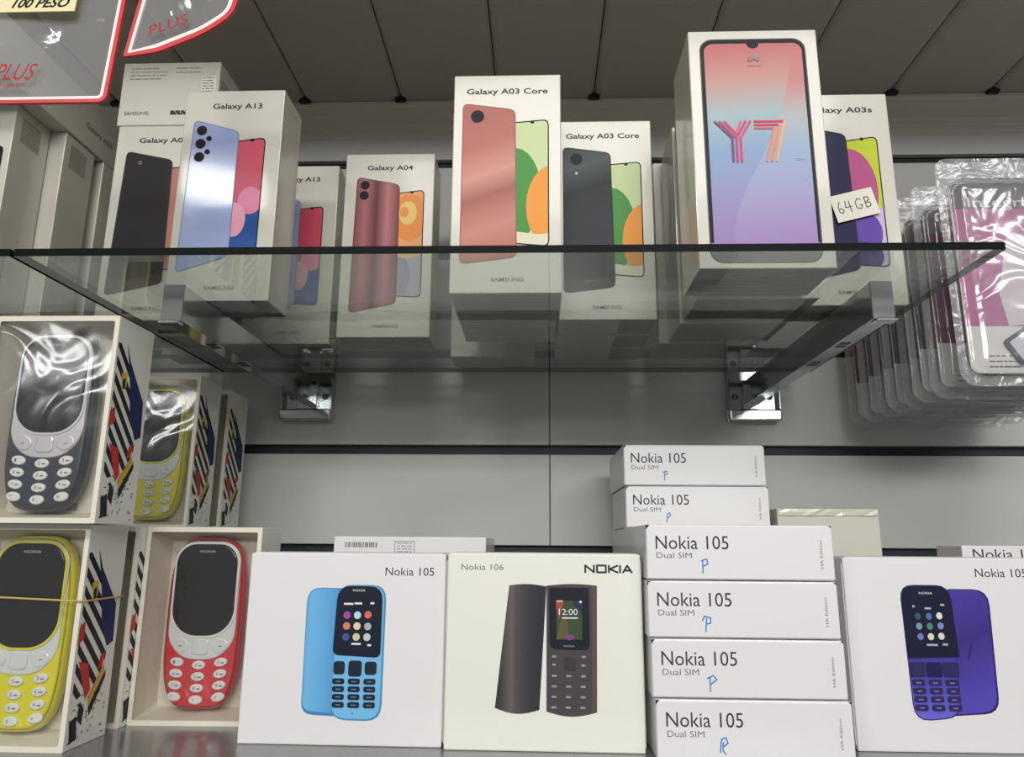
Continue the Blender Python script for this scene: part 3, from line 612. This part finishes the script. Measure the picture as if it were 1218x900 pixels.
def put(o, x, y, z, rz, lab, grp, pk_, px):
    o.location = (x, y, z); o.rotation_euler = (0, 0, rz); o['label'] = lab; o['group'] = grp
    a = Art()
    for s_ in pens[pk_]: a.strokes([(-SW/2+px+u, .0052+v) for u, v in s_], .00075, BLUEPEN)
    a.build('pen_mark', o, front(-SD/2-.0009))
cps = [copy_tree(proto) for _ in range(9)]; allb = [proto]+cps; n = 0
for k in range(4):
    put(allb[n], .1212+[.0018, .0008, .0, -.0004][k], .4640+SD/2+[-.001, 0, .0005, .0012][k], SH+SHT*k, R([.5, .2, -.2, .4][k]), lab4[k], 'front stack of keypad phone boxes', k, [.0360, .0325, .0320, .0330][k]); n += 1
for k in range(6):
    put(allb[n], .1242+[.0, .0006, -.0005, .0004, .0010, -.0005][k], .5980+SD/2+[0, .001, 0, .001, 0, .0008][k], SH+SHT*k, R([.1, -.2, .3, 0, -.3, .4][k]), lab6[k], 'rear stack of keypad phone boxes', [4, 5, 4, 5, 4, 5][k], .031); n += 1
# other cartons lying behind
t = thing('plain_carton', (.2270, .62, SH), 'plain greenish white carton beside the tall rear stack', 'box')
bx('carton_body', -.0395, -.02, 0, .0395, .09, .149, GREYCARD, t, bev=.0009, seg=2)
bm = bmesh.new()      # creased film over its upper end
N = 14
rowsv = [[bm.verts.new((-.0385+.077*i/N, -.0206-.0010*random.random(), z)) for i in range(N+1)] for z in (.1435, .1462, .1485)]
for r0, r1 in zip(rowsv, rowsv[1:]):
    for i in range(N): bm.faces.new((r0[i], r0[i+1], r1[i+1], r1[i]))
fin('tape_strip', bm, mat('tape', (206, 204, 186), .25, coat=.4), t)
t = thing('barcode_carton', (-.1030, .60, SH), 'white carton with barcode print standing behind the blue phone box', 'box')
bx('carton_body', -.0610, 0, 0, .0610, .11, .1250, CARD, t, bev=.0009, seg=2)
a = Art(); rnd = random.Random(3); x = -.052
while x < -.026: wd = rnd.uniform(.0004, .0014); a.add([(x, .1165), (x+wd, .1165), (x+wd, .1205), (x, .1205)], INKL); x += wd+rnd.uniform(.0004, .001)
a.add(rr(-.012, .111, .004, .1215, .0005), INKL); a.add(rr(-.0115, .1115, .0035, .121, .0004), CARD); fine_rows(a, -.010, .002, .113, .1195, 4, INKL, 4, .0006); a.build('label_print', t, front(0))
t = thing('stacked_phone_box', (.3850, .6420, SH), 'white box showing only its top edge behind the violet phone box', 'phone box')
bx('carton_body', -.058, -.042, 0, .058, -.004, .1215, CARD, t, bev=.0008, seg=2)
a = Art(); a.text('Nokia 105', -.050, .1115, .052, .0075, INK); a.build('model_lettering', t, front(-.042))
# ------------------------------------------------------------------ window boxes with keypad phones
BW, BH, BD = .0810, .1300, .0425
NAVY = mat('side_navy', (44, 50, 92), .5); SBLK = mat('side_black', (42, 42, 46), .5); SRED = mat('side_red', (196, 62, 56), .5); SYEL = mat('side_yellow', (206, 180, 60), .5); SORG = mat('side_orange', (214, 150, 60), .5)
def window_box():
    t = thing('window_box', (0, 0, 0), '-', 'phone box'); x, y = BW/2, BD/2
    k = .0010
    bm = bmesh.new()
    add_box(bm, -x, -y+.0002, 0, -x+k, y, BH, .0003); add_box(bm, x-k, -y+.0002, 0, x, y, BH, .0003)
    add_box(bm, -x+k, -y+.0002, BH-k, x-k, y, BH, .0003); add_box(bm, -x+k, -y+.0002, 0, x-k, y, k, .0003); add_box(bm, -x+k, y-k, k, x-k, y, BH-k)
    fin('box_shell', bm, CREAM, t)
    holed('window_rim', rr(-x, 0, x, BH, .0006, 2), [rr(-x+.0030, .0032, x-.0030, BH-.0034, .0012, 3)[::-1]], -y-.0005, -y+.0001, KRAFT, t)
    bm = bmesh.new()                                     # tray: floor with sloping walls
    o_ = rr(-x+.0016, .0016, x-.0016, BH-.0016, .001, 2); i_ = rr(-x+.0075, .0070, x-.0075, BH-.0085, .003, 2)
    A = [bm.verts.new((p[0], -y+.0012, p[1])) for p in o_]; B = [bm.verts.new((p[0], y-.018, p[1])) for p in i_]; n_ = len(A)
    for i in range(n_): bm.faces.new((A[i], A[(i+1) % n_], B[(i+1) % n_], B[i]))
    bm.faces.new(B); fin('inner_tray', bm, TRAY, t)
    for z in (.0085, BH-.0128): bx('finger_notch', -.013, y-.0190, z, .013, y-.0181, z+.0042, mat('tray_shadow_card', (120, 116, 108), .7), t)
    holed('window_film', rr(-x+.0022, .0024, x-.0022, BH-.0026, .001, 2), [], -y+.0004, -y+.0006, FILM, t)
    # printed right and left sides
    S = lambda u, v: (-y+u*BD, BH*(1-v))
    for xf, nm in ((right(x), 1), (left(-x), -1)):
        a = Art(); P = (lambda u, v: S(u, v)) if nm == 1 else (lambda u, v: (-S(u, v)[0], S(u, v)[1]))
        reg = [P(.02, .12), P(.12, .10), P(.92, .36), P(.95, .58), P(.80, .80), P(.10, .985), P(.02, .985)]
        for j in range(9):
            v0 = .13+.085*j; q = [P(-.2, v0-.10), P(1.0, v0+.30), P(1.0, v0+.345), P(-.2, v0-.055)]
            a.add(clip(q, [P(.03, .13), P(.30, .13), P(.80, .52), P(.72, .72), P(.05, .80)]), SBLK)
        a.add([P(.26, .11), P(.40, .20), P(.88, .38), P(.92, .56), P(.76, .58), P(.55, .47), P(.46, .32)], NAVY)
        a.add([P(.02, .47), P(.14, .44), P(.16, .52), P(.02, .55)], SRED); a.add([P(.10, .62), P(.34, .64), P(.46, .76), P(.36, .80)], SRED)
        a.add([P(.62, .62), P(.74, .60), P(.70, .67), P(.60, .68)], SRED)
        a.add([P(.42, .79), P(.74, .66), P(.78, .69), P(.46, .84)], SYEL); a.add([P(.42, .79), P(.70, .675), P(.72, .69), P(.44, .81)], SORG)
        a.add([P(.46, .84), P(.80, .69), P(.82, .72), P(.50, .88)], SBLK); a.add([P(.20, .27), P(.34, .26), P(.36, .33), P(.24, .36)], SYEL)
        a.add([P(.24, .30), P(.32, .29), P(.33, .34), P(.27, .35)], SBLK); a.add([P(.05, .88), P(.20, .86), P(.26, .96), P(.10, .975)], SBLK); a.add([P(.24, .80), P(.36, .84), P(.34, .91), P(.22, .88)], SBLK)
        rnd = random.Random(11)
        for j in range(46):
            u, v = rnd.uniform(.05, .88), rnd.uniform(.76, .975); p_ = P(u, v); e = rnd.uniform(0, PI)
            a.add([(p_[0]+.0011*math.cos(e+f_)*s_, p_[1]+.0011*math.sin(e+f_)*s_) for f_, s_ in ((0, 1), (.5, 1), (PI, 1), (PI+.5, 1))], SBLK)
        a.build('side_pattern', t, xf)
    return t
def keypad_phone(body, edge, plate, ring, keyc, screen=SCREEN):
    t = thing('keypad_phone', (0, 0, 0), '-', 'phone'); W2, HT = .0272, .1160
    out = []
    N = 44
    for k in range(N):
        an = 2*PI*k/N; c, s = math.cos(an), math.sin(an); e = 2/3.6
        xx = math.copysign(abs(c)**e, c)*W2; zz = math.copysign(abs(s)**e, s)*HT/2
        out.append((xx*(1+.02*(zz/HT)), HT/2+zz))
    prism('phone_body', out, 0, 0, edge, t, levels=[(.0060, .0040), (.0035, .0012), (.0, .0), (-.0030, .0002), (-.0048, .0014), (-.0056, .0032)], smooth=True)
    for p_ in t.children[0].data.polygons: pass
    fo = offset(out, .0030)
    prism('front_shell', fo, 0, 0, body, t, levels=[(-.0050, -.0012), (-.0060, .0002), (-.0064, .0014)], smooth=True)
    # light plate: straight sides, deeply rounded lower end
    def shield(x, zt, zb, rt, rb): return rr(-x, zb, x, zt, (rb, rb, rt, rt), 8)
    prism('face_plate', shield(.0236, HT-.0028, .0330, .0150, .0200), 0, 0, plate, t, levels=[(-.0060, 0), (-.0069, .0003), (-.0071, .0010)], smooth=True)
    o_ = shield(.0232, HT-.0032, .0330+.0160, .0147, .0190)
    holed('screen_ring', shield(.0229, HT-.0036, .0475, .0144, .0190), [shield(.0216, HT-.0049, .0490, .0132, .0178)[::-1]], -.0077, -.0071, ring, t)
    g = prism('screen', shield(.0216, HT-.0049, .0490, .0132, .0178), 0, 0, screen, t, levels=[(-.0070, 0), (-.0078, .0), (-.0082, .0014)], smooth=True)
    a = Art(); a.text('NOKIA', -.0055, HT-.0108, .0110, .0017, mat('screen_letter', (190, 192, 196), .4)); a.build('maker_lettering', g, front(-.0082))
    nv = prism('navigation_key', rr(-.0055, .0365, .0055, .0468, .0026, 4), 0, 0, plate, t, levels=[(-.0070, 0), (-.0077, 0), (-.0079, .0006)])
    for s in (-1, 1):
        kk = prism('soft_key', [(s*.0135+q[0]*s, .0425+q[1]) for q in (ell(0, 0, .0056, .0046, 14, .35))][::(1 if s > 0 else -1)], 0, 0, plate, t, levels=[(-.0070, 0), (-.0075, 0), (-.0077, .0006)])
        a = Art(); a.strokes([(s*.0140-.001, .0420), (s*.0140+.001, .0424)], .0005, mat('call_mark', (90, 100, 110), .4)); a.build('key_mark', kk, front(-.0077))
    for j in range(4):
        for i in (-1, 0, 1):
            cx = i*.0152; cz = .0296-.0075*j+abs(i)*.0020
            kk = prism('number_key', ell(cx, cz, .0047, .0030, 16, i*.18), 0, 0, keyc, t, levels=[(-.0062, 0), (-.0072, .0001), (-.0076, .0008)], smooth=True)
            a = Art(); lt = '123456789*0#'[j*3+i+1]; a.text(lt, cx-.0022, cz-.0009, .0013, .0020, mat('key_digit', (96, 98, 104), .4))
            if lt not in '1*0#': a.add(rr(cx+.0002, cz-.0006, cx+.0026, cz+.0001, .0001, 1), mat('key_digit', (96, 98, 104), .4))
            a.build('digit_print', kk, front(-.0076))
    return t
WK = mat('white_keys', (224, 224, 222), .35); PLW = mat('white_plate', (216, 218, 218), .3, coat=.5); PLS = mat('silver_plate', (205, 202, 206), .28, metal=.2, coat=.5)
kinds = {'navy': (mat('navy_shell', (44, 50, 62), .3, coat=.5), mat('navy_edge_plastic', (38, 42, 54), .3, coat=.5), PLS, mat('lilac_ring', (200, 202, 216), .25, coat=.4)),
         'yellow': (mat('yellow_shell', (222, 214, 28), .35, coat=.5), mat('yellow_edge_plastic', (210, 200, 20), .35, coat=.5), PLW, mat('yellow_ring', (216, 210, 40), .35)),
         'red': (mat('red_shell', (206, 42, 52), .35, coat=.5), mat('red_edge_plastic', (190, 34, 44), .35, coat=.5), PLW, mat('white_ring', (222, 222, 222), .3))}
protos = {}
def phone(kind):
    if kind not in protos:
        b, e, p, r = kinds[kind]; protos[kind] = keypad_phone(b, e, p, r, WK); return protos[kind]
    return copy_tree(protos[kind])
wb = window_box(); first = [True]
spots = [('yellow', -.276-BW/2, .4560, SH, 0, 'cream window box holding a yellow phone, rubber band around it', 'yellow keypad phone with dark screen behind the rubber band', .0),
         ('red', -.1950-BW/2, .5240, SH, 1.5, 'cream window box holding the red phone beside the blue phone box', 'red keypad phone with white keys in its window box', 0),
         (None, -.2760-BW/2, .5140, SH, 0, 'window box standing between the yellow phone box and the red one', None, 0),
         ('navy', -.2665-BW/2, .4430, SH+BH+.0003, 0, 'cream window box holding a dark navy phone, stacked on the yellow one', 'dark navy keypad phone with silver plate behind shiny film', 0),
         ('yellow', -.2925-BW/2, .6160, SH+BH+.0003, 0, 'cream window box with yellow phone, further back behind the navy phone box', 'yellow keypad phone half hidden behind the navy phone box', 0),
         (None, -.2925-BW/2, .6800, SH+BH+.0003, 0, 'rearmost cream window box beside the wall, only its patterned side showing', None, 0),
         (None, -.2925-BW/2, .6160, SH, 0, 'lower window box carrying the rear yellow phone box', None, 0),
         (None, -.2925-BW/2, .6800, SH, 0, 'lower window box carrying the rearmost window box', None, 0)]
for i, (kd, x, y, z, rz, lb, lp, dz) in enumerate(spots):
    b = wb if i == 0 else copy_tree(wb)
    dd = {3: 0, }.get(i, 0)
    b.location = (x, y+BD/2, z); b.rotation_euler = (0, 0, R(rz)); b['label'] = lb; b['group'] = 'window boxes of keypad phones'
    if kd:
        p = phone(kd); p.location = Vector((x, y+BD/2, z+.0072))+Matrix.Rotation(R(rz), 3, 'Z')@Vector(((-.004 if kd == 'navy' else 0), -BD/2+.0165, 0)); p.rotation_euler = (R(0), 0, R(rz)); p['label'] = lp; p['group'] = 'keypad phones in window boxes'
# rubber band
x0, x1, y0, y1 = -.276-BW-.0010, -.276+.0010, .4560-.0016, .4560+BD+.0010
loop = []
for (ax, ay), (bx_, by) in (((x0, y0), (x1, y0)), ((x1, y0), (x1, y1)), ((x1, y1), (x0, y1)), ((x0, y1), (x0, y0))):
    for k in range(6):
        u = k/6; loop.append((ax+(bx_-ax)*u, ay+(by-ay)*u, SH+.0845+(-.0030 if ay == by == y0 else 0)*math.sin(PI*u)*0+(.003*(1-((ax+(bx_-ax)*u)-x0)/(x1-x0)))))
tag(tube('rubber_band', loop, .0006, mat('rubber', (190, 168, 96), .5), None, 6, True), 'thin tan rubber band stretched around the yellow phone window box', 'rubber band')
# ------------------------------------------------------------------ hanging blister packs
CLEAR = film('blister_plastic', (.93, .93, .93, 1), 1.8, .12, .32, 22, ior=1.5, haze=.08)
FLANGE = film('blister_flange', (.90, .90, .90, 1), 1.4, .16, .25, 50, ior=1.5, haze=.14)
PKW, PKH = .150, .180
PUR = mat('purple_card', (172, 106, 144), .4, spec=.2); PUR2 = mat('shaded_purple_card', (112, 48, 86), .5, spec=.1); DK2 = mat('dark_grey_card', (96, 92, 94), .5); DKC = mat('grey_card_band', (104, 101, 103), .4); WHC = mat('white_card_panel', (214, 212, 208), .4)
def blister():
    t = thing('blister_pack', (0, 0, 0), '-', 'blister pack')
    # origin: bottom left corner of the flange, front to -y
    c = holed('flange', rr(0, 0, PKW, PKH, (.012, .012, .010, .010), 5), [rr(.0060, .0070, PKW-.0060, PKH-.0180, .012, 5)[::-1], ell(PKW/2, PKH-.0085, .007, .0035, 14)[::-1]], 0, .0006, FLANGE, t)
    prism('insert_card', rr(.0085, .0095, PKW-.0085, PKH-.0205, .006, 4), .0004, .0009, WHC, t)
    bm = bmesh.new()
    o_ = rr(.0060, .0070, PKW-.0060, PKH-.0180, .012, 6); lv = [(0, 0), (-.0035, .0006), (-.0038, .0022), (-.0018, .0034), (-.0020, .0050), (-.0075, .0062), (-.0088, .0080), (-.0090, .0120)]
    rings = [[bm.verts.new((p[0], y_, p[1])) for p in (offset(o_, i_) if i_ else o_)] for y_, i_ in lv]; n_ = len(o_)
    for A, B in zip(rings, rings[1:]):
        for i in range(n_): bm.faces.new((A[i], A[(i+1) % n_], B[(i+1) % n_], B[i]))
    bm.faces.new(rings[-1]); d_ = fin('blister_dome', bm, CLEAR, t)
    for p in d_.data.polygons: p.use_smooth = len(p.vertices) == 4
    a = Art(); a.add(rr(.0090, .0450, PKW-.0090, .1380, .0003, 1), PUR); a.add(rr(.0090, .1380, PKW-.0090, PKH-.0210, (.0003, .0003, .005, .005), 4), DKC)
    a.add([(.036, .070), (.040, .0450), (.085, .050), (.100, .112), (.048, .118), (.043, .100)], mat('painted_glare', (206, 196, 202), .4)); a.build('card_print', t, front(.0004))  # pale patch: glare off the plastic painted onto the card
    b = Art(); b.text('Integral', .0215, .1395, .050, .0080, WHC); fine_rows(b, .022, .052, .014, .022, 3, INKL, 9); b.build('card_lettering', t, front(.0004), k0=.0004)
    q = [(.0330, .0330), (.0440, .0150), (.0980, .0430), (.0850, .0680)]
    e = prism('printed_device', rq(q, .003, 3), 0, 0, mat('device_dark', (52, 56, 66), .3), t, levels=[(.0003, 0), (-.0022, 0)])
    g = Art(); g.add(offset(rq(q, .003, 3), .0028), mat('device_light', (198, 204, 210), .3)); g.build('device_face', e, front(-.0022))
    return t
bp = blister()
packs = [(.5350, 'frontmost clear blister pack with purple card, beside the glass corner'), (.5780, 'clear blister pack directly behind the frontmost pack'), (.6020, 'third clear blister pack from the front of the hook'),
         (.6240, 'fourth clear blister pack from the front of the hook'), (.6480, 'fourth clear blister pack from the wall'), (.6720, 'third clear blister pack from the wall'), (.6980, 'second clear blister pack from the wall'), (.7280, 'rearmost clear blister pack, closest to the wall')]
for i, (y, lb) in enumerate(packs):
    b = bp if i == 0 else copy_tree(bp); b.location = (.3055+[0, .0010, -.001, .002, 0, .0015, -.001, 0][i], y, 1.2330+[.001, 0, .001, -.001, 0, .001, 0, 0][i]); b.rotation_euler = (0, R([0, .3, -.3, .5, 0, -.4, .3, 0][i]), R([0, 1, -1.5, 2, -1, 1.5, 0, -1][i]))
    b['label'] = lb; b['group'] = 'blister packs on the wall hook'
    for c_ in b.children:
        if i and c_.name.startswith('card_print'):       # rear purple cards have their shade painted in; middle cards are dark grey
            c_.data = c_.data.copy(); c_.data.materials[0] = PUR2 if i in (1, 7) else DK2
hk = thing('display_hook', (.3815, WY, 1.4000), 'chrome wall hook carrying the row of blister packs', 'hook')
hz = -.0018
tube('hook_rod', [(0, -.0105, hz), (0, -.20, hz), (0, -.255, hz), (0, -.262, hz+.003), (0, -.265, hz+.012)], .0014, CHROME, hk)
bx('hook_plate', -.014, -.010, -.020, .014, -.0006, .020, CHROME, hk, bev=.001)
# ------------------------------------------------------------------ red-edged pouches hanging in front
PF = film('pouch_film', (.80, .80, .79, 1), 1.5, .07, .5, 14, haze=.20); PR = mat('pouch_red', (206, 58, 62), .35, coat=.4); PW = mat('pouch_white', (236, 230, 224), .4, coat=.3); PLR = mat('plus_red', (168, 50, 54), .4)
def pouch(loc, poly, radii, label, txt, rot=0):
    t = thing('price_pouch', loc, label, 'plastic pouch', 'red edged plastic pouches hanging above', rx=R(-4))
    o = rq(poly, radii, 6); ins = lambda d: rq(offset(poly, d), [max(.0008, q-d*.6) for q in radii], 6); i1 = ins(.0031); i2 = ins(.0058)
    w = max(p[0] for p in poly); h = max(p[1] for p in poly)
    holed('red_edge', o, [i1[::-1]], -.0010, .0010, PR, t); holed('white_edge', i1, [i2[::-1]], -.0008, .0008, PW, t)
    bm = bmesh.new(); c_ = (sum(p[0] for p in i2)/len(i2), sum(p[1] for p in i2)/len(i2)); M_ = 14; n_ = len(i2); rings = []      # rumpled clear sheet
    for j in range(1, M_+1):
        f_ = j/M_; ring = []
        for p in i2:
            x = c_[0]+(p[0]-c_[0])*f_; z = c_[1]+(p[1]-c_[1])*f_; e = min(1, (1-f_)*3)
            ring.append(bm.verts.new((x, e*(.0016*math.sin(x*90+z*40)+.0011*math.sin(z*130-x*50)), z)))
        rings.append(ring)
    bm.faces.new(rings[0])
    for A, B in zip(rings, rings[1:]):
        for i in range(n_): bm.faces.new((A[i], A[(i+1) % n_], B[(i+1) % n_], B[i]))
    fin('clear_sheet', bm, PF, t, smooth=True)
    a = Art(); a.text(*txt[:5], PLR, shear=.25, rot=(txt[5] if len(txt) > 5 else 0)); len(txt) == 5 and fine_rows(a, txt[1], txt[1]+txt[3], txt[2]-.0042, txt[2]-.003, 2, PLR, 5, .0005); a.build('red_lettering', t, front(-.0034))
    bx('hanger_strip', w/2-.004, .0012, h-.002, w/2+.004, .0018, CZ-loc[2]+.0, PW, t)
    return t
p1 = pouch((-.3490, .3640, 1.3605), [(0, 0), (.1060, 0), (.1060, .130), (0, .130)], (.006, .0055, .006, .006), 'large clear pouch with red edge and a yellow handwritten tag', ('PLUS', .0400, .0135, .0220, .0110))
tg = bx('price_tag', .018, -.0052, .0590, .080, -.0046, .0760, mat('yellow_tag', (232, 220, 170), .5), p1)
a = Art(); a.text('100 PESO', .0420, .0620, .0330, .0062, BLACKPEN, shear=.35, bold=.03); a.build('tag_handwriting', tg, front(-.0052))
pouch((-.2405, .3700, 1.3935), [(0, 0), (.0200, .0030), (.0460, .0155), (.0620, .0290), (.0680, .110), (.0090, .110)], (.0016, .004, .008, .009, .006, .006), 'small clear pouch with slanting red edge beside the larger pouch', ('PLUS', .0150, .0120, .0230, .0070, .38))
